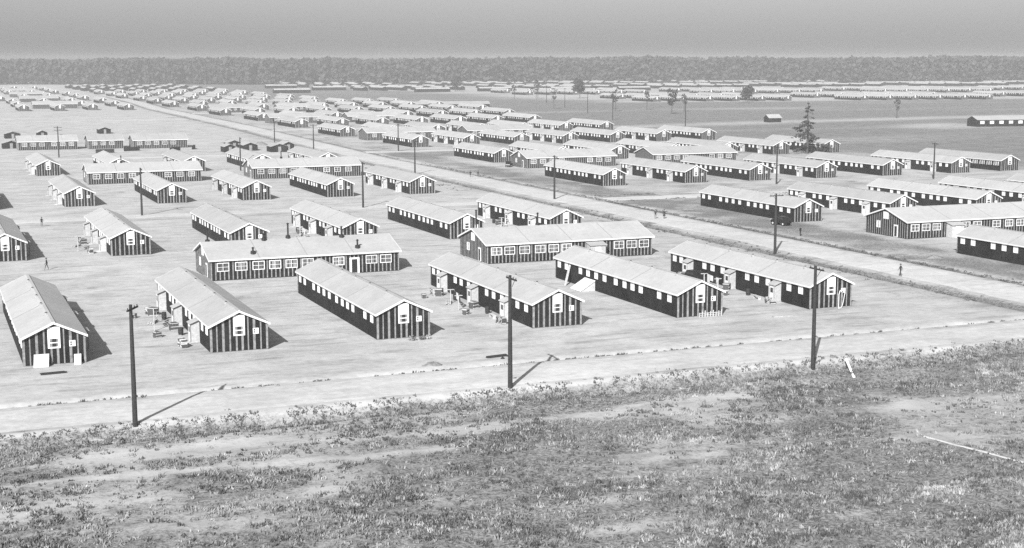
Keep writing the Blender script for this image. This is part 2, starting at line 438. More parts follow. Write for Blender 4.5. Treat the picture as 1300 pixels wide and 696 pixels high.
# far barrack with everything in two parts (a few pixels each)
def far_wall():
    b = wall_mesh(W, L, EV, RG)
    for y in WIN: b.box(-.06, .004, y-.45, y+.45, 1.75, 2.8, 'blind')
    b.box(W/2-.6, W/2+.6, -.07, .004, 1.8, 3.95, 'white')
    return b
ME['wallfar'] = mesh_of(far_wall(), 'barrack_wall_windows')

def barrack(lod, side):
    """side: 'L' porches on the side facing the camera, 'R' windows there and porches on the other"""
    t = empty('barrack')
    def P(name, me, parent, loc=(0,0,0)): return inst(name, ME[me], parent, loc)
    if lod >= 3:
        P('wall', 'wallfar', t); P('roof', 'roof_far', t); return t
    P('wall', 'wall', t); rf = P('roof', 'roof', t)
    if lod == 1:
        for y in (5.5, 12.2, 18.3, 24.4, 31): P('chimney', 'jack', rf, (W/2-.25, y, RG+.04))
        gp = P('gable_window', 'gpanel', t, (W/2, 0, 0)); P('pane', 'gpane', gp); P('gable_vent', 'gvent', t, (W/2, 0, 0))
        sw = P('window', 'swin', t, (4.85, 0, 2.15)); P('pane', 'spane', sw)
    else:
        gp = P('gable_window', 'gpanel', t, (W/2, 0, 0)); P('pane', 'gpane', gp)
        if lod == 1.5: P('window', 'swin', t, (4.85, 0, 2.15))
    wy = WIN if side == 'R' else [2.1, 4.8, 9.8, 12.6, 15.0, 21.5, 24.3, 26.6, 33.4, 35.4]
    for y in wy:
        if lod == 1: o = P('window', 'win', t, (0, y, 2.25)); P('pane', 'pane', o)
        else: P('window', 'winfar', t, (0, y, 2.25))
    for y in PORCH_Y:
        if side == 'L': o = P('porch', 'porchL', t, (0, y, 0)); P('door', 'doorL', o)
        elif lod == 1: o = P('porch', 'porchR', t, (W, y, 0)); P('door', 'doorR', o)
    return t

PROTO = {}
def place_barrack(x, y, lod, side, label, group):
    key = (lod, side)
    if key not in PROTO:
        t = barrack(lod, side); ds = descendants(t); bpy.context.view_layer.update()
        PROTO[key] = (t, kids_map(ds)); o = t
    else:
        t, km = PROTO[key]; o = tree_copy(t, km)
    o.location = (x, y, -.02); tag(o, label, 'barrack', group)
    return o
ORD = 'first second third fourth fifth sixth seventh eighth ninth tenth eleventh twelfth thirteenth fourteenth fifteenth sixteenth seventeenth eighteenth nineteenth twentieth'.split() + ['twenty-first','twenty-second','twenty-third','twenty-fourth','twenty-fifth','twenty-sixth']
WX = [9.0, 28.0, 46.6, 65.4, 84.2, 102.4]
front_labels = ['pale-roofed barrack at the left edge of the roadside row, casting a long shadow',
    'striped-gable barrack just right of the leftmost roadside pole, second in its row',
    'barrack with twelve white side windows in front of the left mess hall',
    'barrack behind the middle utility pole, fourth in the roadside row',
    'barrack with a leaning board and low fence by its gable, fifth in the roadside row',
    'last barrack of the roadside row, partly behind the right utility pole']
for i, x in enumerate(WX):
    place_barrack(x, [155.3,155,155.4,155.3,155,154.2][i], 1, 'RL'[i % 2], front_labels[i], 'barracks in the roadside row')
for i, x in enumerate([9.0, 28.1, 47.3, 66.3, 85.6, 104.6]):
    place_barrack(x, 240.5, 1, 'RL'[i % 2], 'tar-paper barrack, %s from the left in the row just behind the two mess halls' % ORD[i], 'barracks behind the mess halls')
for i, x in enumerate([9.5, 29.0, 48.6, 67.4, 86.8, 106.6]):
    place_barrack(x, 327.3, 1.5, 'RL'[i % 2], 'tar-paper barrack, %s from the left in the third row left of the camp road' % ORD[i], 'barracks left of the camp road')
for i, x in enumerate([10.5, 30.2, 49.2, 69.8, 89.3, 108.7]):
    place_barrack(x, 420.3, 2, 'RL'[i % 2], 'tar-paper barrack, %s from the left in the fourth row left of the camp road' % ORD[i], 'barracks left of the camp road')
# right of the camp road
EX = [155.6, 178.0, 198.6, 218.8, 240.6, 262.5, 280.5]
def exs(row): return {0: [154.6], 1: [155.6, 177.6, 198.6, 218.2, 238], 2: [157.6, 180.6, 199.5, 219.8, 240.8, 263.4]}.get(row, [164 + 19.8*i for i in range(7+EXTRA.get(row, 0))])
EXTRA = {8: 2, 9: 2, 10: 2, 7: 1}
rows_E = [154.6, 240.3, 329.5, 420, 507.5, 592, 680, 767, 853, 940, 1027, 1115, 1202, 1290, 1377, 1465]
for r, y in enumerate(rows_E):
    for i, x in enumerate(exs(r)):
        lod = 1 if r < 2 else 1.5 if r == 2 else 2 if r < 6 else 3
        if r == 0: lab = 'barrack cut by the right edge, in front of the wide hall on the right'
        else: lab = 'barrack %s from the camp road in the %s row right of it' % (ORD[i], ORD[r])
        sh = 0 if r < 3 else (0, 2.5, -1, 1.5, 3, 0, 2, -1, 1, 3, 0, 2, 1)[r-3]
        place_barrack(x+sh, y, lod, 'RL'[i % 2], lab, 'barracks right of the camp road')
# seen-through hall-like barrack with open lattice side at the end of the third row
t = empty('barrack', (281.5, 331, -.02)); tag(t, 'barrack with slatted dark side openings at the right end of its row', 'barrack', 'barracks right of the camp road')
inst('wall', ME['wall'], t); inst('roof', ME['roof'], t)
b = MB(); b.box(-.05, .004, -1.1, 1.1, 1.5, 2.75, 'blind'); 
for k in range(3): b.prism([(-1.0+.7*k, 1.5), (-.7+.7*k, 1.5), (-.35+.7*k, 2.75), (-.65+.7*k, 2.75)], 'x', -.09, -.05, 'iron')
sm_ = mesh_of(b, 'shutter')
for k in range(12): inst('shutter', sm_, t, (0, 2+3*k, 0))
inst('gable_window', ME['gpanel'], t, (W/2, 0, 0))
# far left section beyond the empty field
for r, y in enumerate([985, 1070, 1158, 1245, 1333, 1420, 1508, 1595, 1683, 1770]):
    x0 = 62 + (r % 3)*2; 
    for i in range(4):
        if x0+21.3*i > 140: continue
        place_barrack(x0+21.3*i, y + [0, -6, 3, -8][i], 3, 'R', 'far barrack, %s from the left edge in the %s row beyond the empty field' % (ORD[i], ORD[r]), 'far barracks beyond the empty field')
# far right section: rows of barracks under the forest
nfe = 0
for r, y in enumerate([1000, 1086, 1250, 1338]):
    i = 0; x = 520 + 12*(r % 2) - .18*0
    while x < .9*y:
        k = i % 8
        if k < 6:
            yy = y - .22*(x-520)
            place_barrack(x, yy, 3, 'R', 'far barrack, %s from the left in the %s row under the forest' % (ORD[nfe % 26] if False else ORD[min(i - 2*(i//8), 25)], ORD[r]), 'far barracks under the forest'); nfe += 1
        i += 1; x += 20.3 if y < 1200 else 21
# the smallest, farthest ones: one mass
b = MB(); n_far = 0
def far_one(x, y, yaw_=0):
    base = len(b.v)
    if yaw_: f = lambda u, v, z: (x+v, y+u, z)
    else: f = lambda u, v, z: (x+u, y+v, z)
    P5 = [(0,0),(W,0),(W,EV),(W/2,RG),(0,EV)]
    A = [f(p[0], 0, p[1]) for p in P5]; B = [f(p[0], L, p[1]) for p in P5]
    b.face(A, 'tar'); b.face(B[::-1], 'tar')
    b.face([A[0], A[4], B[4], B[0]], 'tar'); b.face([A[1], B[1], B[2], A[2]], 'tar')
    Z = lambda p, d: (p[0], p[1], p[2]+d)
    for (i_, j_) in ((4, 3), (3, 2)):
        q = [Z(A[i_], .06), Z(A[j_], .06), Z(B[j_], .06), Z(B[i_], .06)]
        b.face(q, 'roof'); b.face([Z(p, .1) for p in q][::-1], 'roof')
for y in (1500, 1588, 1750, 1838):
    x = 440; i = 0
    while x < .9*y:
        if i % 8 < 6: far_one(x, y-.2*(x-520)*.5, 0)
        i += 1; x += 21
for y in (1552, 1640, 1728, 1815):
    for i in range(7): far_one(170+20*i, y)
for x, y in ((470, 1420), (540, 1425), (610, 1400), (680, 1385), (400, 1560), (460, 1545), (330, 1440), (380, 1700)): far_one(x, y, 1)
o = b.build('distant_barracks'); tag(o, 'hazy rows of tiny pale roofs along the foot of the forest', 'barracks', None, 'stuff')

# ------------------------------------------------------------------ halls (long axis along x)
HD, HEV, HRG = 12.0, 3.05, 4.85
def hall(x, y, l, wins, label, group, door=None, vest=None, pipes=(), gable=True, lod=1, d=HD):
    t = empty('mess_hall', (x, y, -.02)); tag(t, label, 'mess hall', group)
    b = MB(); w = d
    b.prism([(0, 0), (w, 0), (w, HEV), (w/2, HRG), (0, HEV)], 'x', 0, l, 'tar')
    n = int(l/.61)
    for i in range(n+1):
        u = .05+(l-.1)*i/n; b.box(u-.085, u+.085, -.03, .002, .12, HEV-.06, 'batten')
    for i in range(int(w/.61)+1):
        v = .05+(w-.1)*i/int(w/.61); tp = HEV+(HRG-HEV)*(1-abs(v-w/2)/(w/2))
        b.box(-.03, .002, v-.085, v+.085, .12, tp-.1, 'batten')
    b.build('wall', t)
    b = MB(); oh = .35; og = .35; sl = (HRG-HEV)/(w/2)
    for s in (-1, 1):
        ye = w/2+s*(w/2+oh); ze = HEV-sl*oh
        pts = [(w/2, HRG+.03), (ye, ze+.03), (ye, ze+.12), (w/2, HRG+.13)]
        if s > 0: pts = pts[::-1]
        b.prism(pts, 'x', -og, l+og, 'roof')
        b.box(-og, l+og, min(ye, ye+s*.03), max(ye, ye+s*.03), ze-.10, ze+.11, 'fascia')
        for x0 in (-og-.04, l+og):
            q = [(w/2, HRG-.1), (ye, ze-.1), (ye, ze+.14), (w/2, HRG+.14)]
            b.prism(q if s < 0 else q[::-1], 'x', x0, x0+.04, 'fascia')
        for k in range(1, 4):
            q = [(w/2, HRG+.135), (ye, ze+.125), (ye, ze+.145), (w/2, HRG+.155)]
            b.prism(q if s < 0 else q[::-1], 'x', l*k/4-.06, l*k/4+.06, 'seam')
    rf = b.build('roof', t)
    for (px, py, h) in pipes:
        zz = HRG-abs(py-w/2)*sl
        c = MB(); c.tube([(0,0,-.2),(0,0,.5),(0,0,.55),(0,0,h)], [.42,.34,.13,.13], 'iron', 10); c.tube([(0,0,h),(0,0,h+.18)], [.26,.05], 'iron', 10)
        c.build('chimney', rf, (px, py, zz))
    for u in wins:
        o = inst('window', ME['hwin'], t, (u, 0, 1.95)); inst('pane', ME['hpane'], o)
    if gable:
        o = inst('window', ME['hgw'], t, (0, 8.3, 1.9)); inst('pane', ME['hgp'], o)
        c = MB(); c.box(-.06, .01, 5.4, 6.9, 3.0, 4.25, 'white'); c.build('gable_panel', t)
        c = MB(); c.box(-.09, .01, 2.6, 3.75, .1, 2.25, 'white'); dd = c.build('door', t)
        c = MB(); c.box(-.11, -.09, 2.85, 3.5, .2, 2.0, 'iron'); c.build('door_opening', dd)
    if door is not None:
        c = MB(); c.box(door-.75, door+.75, -.09, .01, .05, 2.35, 'white'); dd = c.build('door', t)
        c = MB(); c.box(door-.42, door+.42, -.11, -.09, .1, 2.1, 'iron'); c.build('door_opening', dd)
    if vest is not None:
        c = MB(); c.prism([(-1.6, .05), (0, .05), (0, 2.6), (-1.6, 2.25)], 'x', vest-1.3, vest-1.22, 'wood'); c.prism([(-1.6, .05), (0, .05), (0, 2.6), (-1.6, 2.25)], 'x', vest+1.22, vest+1.3, 'wood')
        c.prism([(-1.85, 2.24), (0, 2.66), (0, 2.74), (-1.85, 2.32)], 'x', vest-1.5, vest+1.5, 'roof')
        c.box(vest-1.22, vest-.5, -1.6, -1.53, .05, 2.25, 'wood'); c.box(vest+.5, vest+1.22, -1.6, -1.53, .05, 2.25, 'wood')
        po = c.build('porch', t)
        c = MB(); c.box(vest-.5, vest+.5, -1.57, -1.52, .05, 2.15, 'white'); c.build('door', po)
    return t
ME['hwin'] = mesh_of(win_frame(1.75, 1.25, 'y'), 'hall_window'); ME['hpane'] = mesh_of(pane_mesh(1.75, 1.25, 'y', 'greyglass'), 'hall_pane')
b = MB(); q = pane_mesh(1.75, 1.25, 'y', 'blind'); 
ME['hgw'] = mesh_of(win_frame(1.1, 1.25, 'x'), 'hall_gable_window'); ME['hgp'] = mesh_of(pane_mesh(1.1, 1.25, 'x', 'blind'), 'hall_gable_pane')
MH = 'mess halls lying crosswise to the barracks'
hall(37.8, 207.3, 27.8, [1.7, 4.3, 6.8, 9.2, 11.6, 14.0, 18.6, 23.6, 25.8], 'long mess hall with black stovepipes behind the striped roadside barracks, left of its twin', MH, door=21,
     pipes=[(.8, 6.5, 2.1), (6.3, 1.2, .9), (8.9, 5.6, 1.0), (12.6, 6, 2.2), (20.6, 5.4, 1.6), (21.9, 1.4, 1.2)])
hall(80.2, 208.6, 28.2, [1.5, 3.7, 6.2, 8.8, 11.1, 13.3, 22.4, 24.6, 26.8], 'long mess hall with a pale entrance porch, the right one behind the roadside row', MH, vest=18, pipes=[(11.0, 6.2, 2.0), (1.6, 9, 3.4)])
hall(158.8, 209.8, 36, [1.6, 3.9, 6.2, 12.5, 15, 19.2, 22, 24.5], 'wide mess hall right of the camp road, cut by the right edge', MH, vest=9.6, pipes=[])
hall(40.2, 386.5, 28.5, [2, 5, 8, 11, 20, 23, 26], 'small-looking mess hall, left one behind the third row of barracks', MH, pipes=[(9, 6, 1.8)])
hall(82.5, 387, 29.5, [2, 5, 8, 11, 20, 23, 26], 'small-looking mess hall near the camp road, right one behind the third row', MH, pipes=[(9, 6, 1.8)])
hall(164, 394, 28.5, [2, 5, 8, 11, 20, 23, 26], 'mess hall beside a parked car right of the camp road', MH)
hall(205, 394, 28.5, [2, 5, 8, 11, 20, 23, 26], 'mess hall in the middle of the crowded block right of the camp road', MH, gable=False)
hall(33.6, 547, 20, [2, 5, 8, 12, 15, 18], 'low dark-walled hall on the near edge of the empty field', MH, gable=False)
hall(57.5, 546, 12, [2, 5, 8], 'short hall just right of the low dark-walled one by the empty field', MH, gable=False)
for k, (x, y) in enumerate(((74, 1034), (77, 1210), (80, 1384), (86, 1560))):
    hall(x, y, 28.5, [], '%s tiny hall among the far barracks beyond the empty field' % ORD[k], MH, gable=False)
for k, (x, y) in enumerate(((165, 560), (208, 562), (166, 735), (206, 733), (168, 905), (210, 907))):
    hall(x, y, 28.5, [3, 7, 11, 15, 19, 23], '%s hazy mess hall %s the camp road among far barracks' % (ORD[k//2], ('beside', 'set back from')[k % 2]), MH, gable=False, lod=2)
ribbon('path', np.linspace(77.3, 80.6, 30), np.linspace(99, 84, 30), .28, 5, .05, RM, .1)
hall(72.5, 541, 19, [2, 5, 8, 11, 14], 'low hall behind the fourth row, rightmost of three in line', MH, gable=False)
# warehouses
def warehouse(x, y, l, w, h, label, rz=0):
    t = empty('warehouse', (x, y, -.02), rz); tag(t, label, 'warehouse', 'long pale sheds by the open field')
    c = MB(); c.prism([(0,0),(w,0),(w,h),(w/2,h+1.6),(0,h)], 'x', 0, l, 'tar')
    c.build('wall', t)
    c = MB()
    for s in (-1, 1):
        ye = w/2+s*(w/2+.4)
        q = [(w/2, h+1.64), (ye, h-.08), (ye, h+.05), (w/2, h+1.78)]
        c.prism(q if s < 0 else q[::-1], 'x', -.4, l+.4, 'roof')
    c.build('roof', t)
    k = int(l/5) if 'windowed' in label else 0
    if k:
        wm = MB(); wm.box(-1.1, 1.1, -.05, .01, 1.3, 2.7, 'blind'); me = mesh_of(wm, 'shed_window')
        for i in range(k): inst('window', me, t, (2.5+i*5, 0, 0))
    return t
warehouse(308, 955, 58, 12, 2.0, 'long low pale-roofed shed at the near left of the dark open field', R(-12))
warehouse(459, 557, 44, 9, 3.2, 'windowed shed alone in the grass at the right edge', R(-8))
warehouse(398, 640, 7, 5, 2.2, 'tiny white-roofed hut alone in the open field', 0)

# ------------------------------------------------------------------ utility poles
def pole(x, y, h, label, arms=1, rz=90, lamp=False, r=.23, lean=0):
    z = float(height(np.array(x), np.array(y)))
    t = empty('utility_pole', (x, y, z-.1)); tag(t, label, 'utility pole', 'utility poles')
    t.rotation_euler.y = R(lean)
    c = MB(); c.tube([(0,0,0),(0,0,h*.5),(0,0,h)], [r, r*.85, r*.62], 'darkwood', 10); c.build('post', t)
    for k in range(arms):
        c = MB(); zc = h-.35-.9*k
        c.box(-1.25, 1.25, -.06-.15, .06-.15, zc-.07, zc+.07, 'darkwood')
        for u in (-1.1, -.45, .45, 1.1): c.tube([(u, -.15, zc+.07), (u, -.15, zc+.24)], [.045, .035], 'iron', 6)
        c.prism([(-.7, zc-.03), (-.64, zc-.03), (.03, zc-.75), (-.03, zc-.75)], 'y', -.23, -.2, 'darkwood')
        o = c.build('crossarm', t); o.rotation_euler.z = R(rz)
    if lamp:
        c = MB(); c.tube([(0, 0, 3.1), (-.7, 0, 3.2), (-.75, 0, 3.1)], .04, 'iron', 6); c.tube([(-.75, 0, 3.1), (-.75, 0, 2.95)], [.08, .22], 'iron', 10); c.build('bracket', t)
    return t
pole(16.0, 125.2, 10.5, 'tall dark utility pole at the left, beside the road', rz=62, arms=1)
pole(50.7, 126.0, 10.8, 'tall utility pole in the middle of the roadside, crossarm on top', rz=90, lamp=True)
pole(83.7, 125.2, 10.7, 'utility pole at the right of the roadside, in front of the last barrack', rz=90)
pole(41.7, 303, 9.8, 'utility pole behind the second row, left of its neighbour by the road', rz=90)
pole(87.5, 301, 9.8, 'utility pole between the two rows of barracks near the camp road', rz=90)
pole(132.6-7.5+.2+6.5, 300.8, 9.9, 'utility pole on the camp road verge at the fork', rz=90)
pole(127.5, 203.4-1, 9.9, 'utility pole with a dark box beside the parked black car', rz=0)
pole(126.3, 383.3, 9.6, 'utility pole on the far verge of the camp road, middle distance', rz=0)
pole(126.9, 496, 9.6, 'utility pole by the camp road behind the fourth row', rz=0)
pole(128, 560, 9.6, 'small far utility pole along the left side of the camp road', rz=0)
pole(155, 488.5, 9.6, 'small far utility pole right of the camp road junction', rz=90)
pole(200.3, 318, 9.6, 'utility pole against the third row right of the camp road', rz=90)
pole(246.9, 316, 9.6, 'utility pole near the right end of the third row', rz=90)
pole(85.7, 424.8-6, 9.6, 'utility pole among the fourth row roofs', rz=90)
pole(43.2, 501.5, 10.2, 'utility pole with a large head before the empty field', rz=10, arms=2)
pole(310.7, 567.5, 13.5, 'lone utility pole on the edge of the dark field', rz=20)
for k, (x, y) in enumerate(((340, 700), (372, 800), (404, 905), (436, 1010))):
    pole(x, y, 13, 'faint far utility pole in the dark field, %s in its line' % ORD[k], rz=20)

# ------------------------------------------------------------------ trees
def leaf_crown(centres, name, parent, key, n, size, squash=.8):
    """many small leaf-clump faces spread through lumpy volumes"""
    V = []; F = []
    cs = np.array([c[:3] for c in centres]); rs = np.array([c[3] for c in centres]); pr = rs**2/np.sum(rs**2)
    idx = rng.choice(len(cs), n, p=pr)
    dirs = rng.normal(size=(n, 3)); dirs /= np.linalg.norm(dirs, axis=1)[:, None]
    rad = rng.random(n)**.45
    P = cs[idx]+dirs*(rs[idx]*rad)[:, None]*np.array([1, 1, squash])
    a = rng.normal(size=(n, 3)); a /= np.linalg.norm(a, axis=1)[:, None]
    bb = np.cross(a, dirs); bb /= np.linalg.norm(bb, axis=1)[:, None]+1e-6
    s = size*(.5+rng.random(n))[:, None]
    V = np.stack([P+a*s, P+bb*s*.6, P-a*s, P-bb*s*.7], 1).reshape(-1, 3)
    F = np.arange(4*n).reshape(-1, 4)
    me = bpy.data.meshes.new(name)
    me.vertices.add(4*n); me.vertices.foreach_set('co', V.ravel()); me.loops.add(4*n); me.loops.foreach_set('vertex_index', F.ravel())
    me.polygons.add(n); me.polygons.foreach_set('loop_start', np.arange(n)*4); me.polygons.foreach_set('loop_total', np.full(n, 4)); me.update(calc_edges=True)
    me.materials.append(MT[key]); o = bpy.data.objects.new(name, me); COL.objects.link(o)
    if parent is not None: o.parent = parent
    return o
def round_tree(x, y, h, r, label, n=700, name='tree', trunk=.25, cat='tree', size=.55):
    t = empty(name, (x, y, -.05)); tag(t, label, cat, 'trees standing in the open fields')
    c = MB(); c.tube([(0,0,0),(.1,0,h*.3),(0,.2,h*.6),(0,.1,h*.85)], [trunk*1.4, trunk, trunk*.7, trunk*.2], 'bark', 8)
    for k in range(7):
        a_ = k*2.4; z0 = h*(.3+.06*k); c.tube([(0,0,z0), (math.cos(a_)*r*.4, math.sin(a_)*r*.4, z0+h*.12), (math.cos(a_)*r*.75, math.sin(a_)*r*.75, z0+h*.2)], [trunk*.5, trunk*.3, .03], 'bark', 5)
    c.build('trunk', t)
    cen = []
    for k in range(11):
        a_ = random.random()*6.28; q = random.random()**.5*r*.65; zz = h*(.42+.5*random.random()); lim = 1-.6*abs((zz/h-.65)/.35)
        cen.append((math.cos(a_)*q*lim, math.sin(a_)*q*lim, zz, r*(.28+.2*random.random())))
    leaf_crown(cen, 'crown', t, 'leaf', n, size)
round_tree(514, 1121, 17, 9.5, 'round hazy tree in the open field, largest and leftmost of the round ones', 900, size=.9)
round_tree(577, 958, 12, 7.5, 'round hazy tree standing in the far row of barracks, right of the middle', 800, size=.8)
round_tree(409.7, 765, 15, 4.5, 'narrow tree with a thin crown in the dark field', 300, size=.6)
round_tree(521, 1445, 15, 9, 'faint dark tree before the forest, above the camp road', 500, size=1)
round_tree(490, 660, 11, 3, 'thin bare-looking tree at the field edge on the right', 120, size=.4)
for k, (x, y, h) in enumerate(((455, 1120, 15), (470, 1110, 17), (480, 1130, 16), (418, 860, 12), (400, 820, 15), (432, 840, 13), (437, 800, 12), (385, 880, 12))):
    round_tree(x, y, h, 2.6, 'spindly bare tree in the dark field, %s from the left' % ORD[k], 110, trunk=.2, size=.5)
# the tall ragged conifer right of centre
def conifer(x, y, h, label):
    t = empty('conifer_tree', (x, y, -.05)); tag(t, label, 'tree')
    c = MB(); c.tube([(0,0,0),(.15,0,h*.4),(-.1,0,h*.75),(.05,0,h)], [.42,.3,.16,.04], 'bark', 9)
    cen = []
    for k in range(46):
        f = (k+1)/47; z = h*(.10+.88*f); a_ = k*2.39+random.random(); Lb = (1-f)**.75*h*.36*(.35+.9*random.random())+.35
        if random.random() < .2: continue
        e = (math.cos(a_)*Lb, math.sin(a_)*Lb, z-Lb*.22)
        c.tube([(0,0,z), (e[0]*.5, e[1]*.5, z+.05), e], [.09, .06, .015], 'bark', 5)
        for q in (.5, .75, 1.): 
            cen.append((e[0]*q, e[1]*q, z-Lb*.22*q, .32+.22*Lb*random.random()))
    c.build('trunk', t); leaf_crown(cen, 'crown', t, 'leaf', 2600, .26, .6)
conifer(275.5, 419, 17.5, 'tall ragged dark conifer rising behind the barracks right of centre')

# forest: one mass along the horizon
cs = []
N = 2600; u = rng.uniform(-1200, 1250, N); dd = rng.uniform(0, 1, N)**1.6*170
dep = 2010 + dd + 22*np.sin(u/130) + 12*np.sin(u/37+1) - .02*u
cx = math.cos(yaw)*u + math.sin(yaw)*dep; cy = -math.sin(yaw)*u + math.cos(yaw)*dep
hh = 33.5 + rng.normal(0, 1.0, N) + 1.0*np.sin(u/90) + .8*np.sin(u/23)
nl = 64; n = N*nl
ti = np.repeat(np.arange(N), nl); th_ = rng.uniform(0, 2*np.pi, n); zf = rng.random(n)**.8
rr = (2.2+5.2*np.sin(np.pi*np.clip(zf*.85+.1, 0, 1)))*np.sqrt(rng.random(n))
Pn = np.stack([cx[ti]+rr*np.cos(th_), cy[ti]+rr*np.sin(th_), hh[ti]*(.06+.94*zf)], -1)
a_ = rng.normal(size=(n, 3)); a_ /= np.linalg.norm(a_, axis=1)[:, None]; b_ = np.cross(a_, rng.normal(size=(n, 3))); b_ /= np.linalg.norm(b_, axis=1)[:, None]
sz = rng.uniform(1.6, 3.4, n)[:, None]
V = np.stack([Pn+a_*sz, Pn+b_*sz, Pn-a_*sz, Pn-b_*sz], 1).reshape(-1, 3)
def quads(name, V, key):
    n = len(V)//4; me = bpy.data.meshes.new(name)
    me.vertices.add(4*n); me.vertices.foreach_set('co', V.ravel()); me.loops.add(4*n); me.loops.foreach_set('vertex_index', np.arange(4*n))
    me.polygons.add(n); me.polygons.foreach_set('loop_start', np.arange(n)*4); me.polygons.foreach_set('loop_total', np.full(n, 4)); me.update(calc_edges=True)
    me.materials.append(MT[key]); o = bpy.data.objects.new(name, me); COL.objects.link(o); return o
o = quads('forest', V, 'forest'); tag(o, 'continuous dark forest wall along the whole horizon', 'forest', None, 'stuff')

# ------------------------------------------------------------------ grass and weeds
def tufts(name, X, Y, hmin, hmax, key, label, per=7, spread=.22, wid=.05, cat='grass'):
    n = len(X); ti = np.repeat(np.arange(n), per); m = n*per
    a = rng.uniform(0, 2*np.pi, m); r = spread*np.sqrt(rng.random(m))
    bx = X[ti]+r*np.cos(a); by = Y[ti]+r*np.sin(a); bz = height(bx, by)-.02
    sc = rng.random(n)[ti]; h = (hmin+(hmax-hmin)*sc)*rng.uniform(.6, 1.1, m)
    la = rng.uniform(0, 2*np.pi, m); ln = rng.uniform(.1, .7, m)*h
    w = wid*rng.uniform(.6, 1.5, m); wa = rng.uniform(0, np.pi, m)
    B = np.stack([bx, by, bz], -1); wv = np.stack([np.cos(wa)*w, np.sin(wa)*w, 0*w], -1)
    T = B+np.stack([np.cos(la)*ln, np.sin(la)*ln, h], -1); Mi = (B+T)/2+np.stack([0*h, 0*h, .12*h], -1)
    V = np.stack([B-wv, B+wv, T+wv*.2, Mi-wv*1.1], 1).reshape(-1, 3)
    o = quads(name, V, key); tag(o, label, cat, None, 'stuff'); return o
N = 170000; X = rng.uniform(-8, 125, N); Y = rng.uniform(66, 125.5, N)
keep = (X < .92*Y+6) & (X > .0*Y-8) & (Y-road_y(X) < -6.2)
X, Y = X[keep], Y[keep]; C = cover(X, Y); k = rng.random(len(X)) < np.clip((C-.22)*.9*(.1+1.9*sm(.36, .62, fbm(X*.35, Y, 2.6, 3))*sm(.2, .6, fbm(X, Y, 1.4, 2))), 0, 1)
X, Y = X[k], Y[k]
dk = (rng.random(len(X)) < .62*sm(.3, .55, fbm(X, Y, 6)))
tufts('dark_grass', X[dk], Y[dk], .06, .34, 'weed', 'darker tufts among the dry grass on the near side of the road', per=7, spread=.30, wid=.06)
X, Y = X[~dk], Y[~dk]
tufts('dry_grass', X, Y, .06, .38, 'haystem', 'rough dry grass covering the near side of the road', per=7, spread=.32, wid=.05)
N = 5000; X = rng.uniform(-8, 125, N); Y = rng.uniform(66, 125.5, N)
k = (X < .92*Y+6) & (Y-road_y(X) < -6) & (fbm(X, Y, 5) > .50) & (cover(X, Y) > .35) ; X, Y = X[k], Y[k]
# verge lines
vx = []; vy = []
def line(xa, ya, xb, yb, n, jit, thr=.45):
    t = rng.random(n); x = xa+(xb-xa)*t+rng.normal(0, jit, n); y = ya+(yb-ya)*t+rng.normal(0, jit, n)
    q = fbm(x, y, 2.5) > thr; vx.append(x[q]); vy.append(y[q])
line(-10, road_y(-10)-5.6, 150, road_y(150)-5.6, 1300, .45, .3); line(-10, road_y(-10)-7.4, 150, road_y(150)-7.4, 2600, 1.2, .3)
line(-10, road_y(-10)+5.8, 125, road_y(125)+6.0, 600, .6, .44); line(72, 103, 79, 86, 300, 1.2, .4); line(45, 110, 66, 108, 160, .8, .5); line(66, 112, 78, 118, 120, .7, .5)
line(141.6, 139, 141.6, 300, 1900, .45, .3); line(126.6, 150, 126.6, 300, 900, .9, .4)
line(142, 300, 143, 480, 700, .6, .5); line(126.5, 305, 127, 480, 700, .7, .5); line(121, 330, 123, 480, 500, 1.2, .5)
line(142, 293.5, 215, 295, 500, .8, .5); line(142, 306, 160, 306, 100, .8)
VX, VY = np.concatenate([X]+vx), np.concatenate([Y]+vy)
dk = ((VY > 135) & ((VX > 115) | (VY < 140))) | (rng.random(len(VX)) < .4)
tufts('ditch_weeds', VX[dk], VY[dk], .06, .30, 'weed', 'dark weeds in the ditches beside the camp roads', per=7, spread=.24, wid=.06, cat='weeds')
VX, VY = VX[~dk], VY[~dk]
tufts('weeds', VX, VY, .05, .26, 'haystem', 'ragged weeds and clods along the road verges and ditches', per=6, spread=.22, wid=.05, cat='weeds')

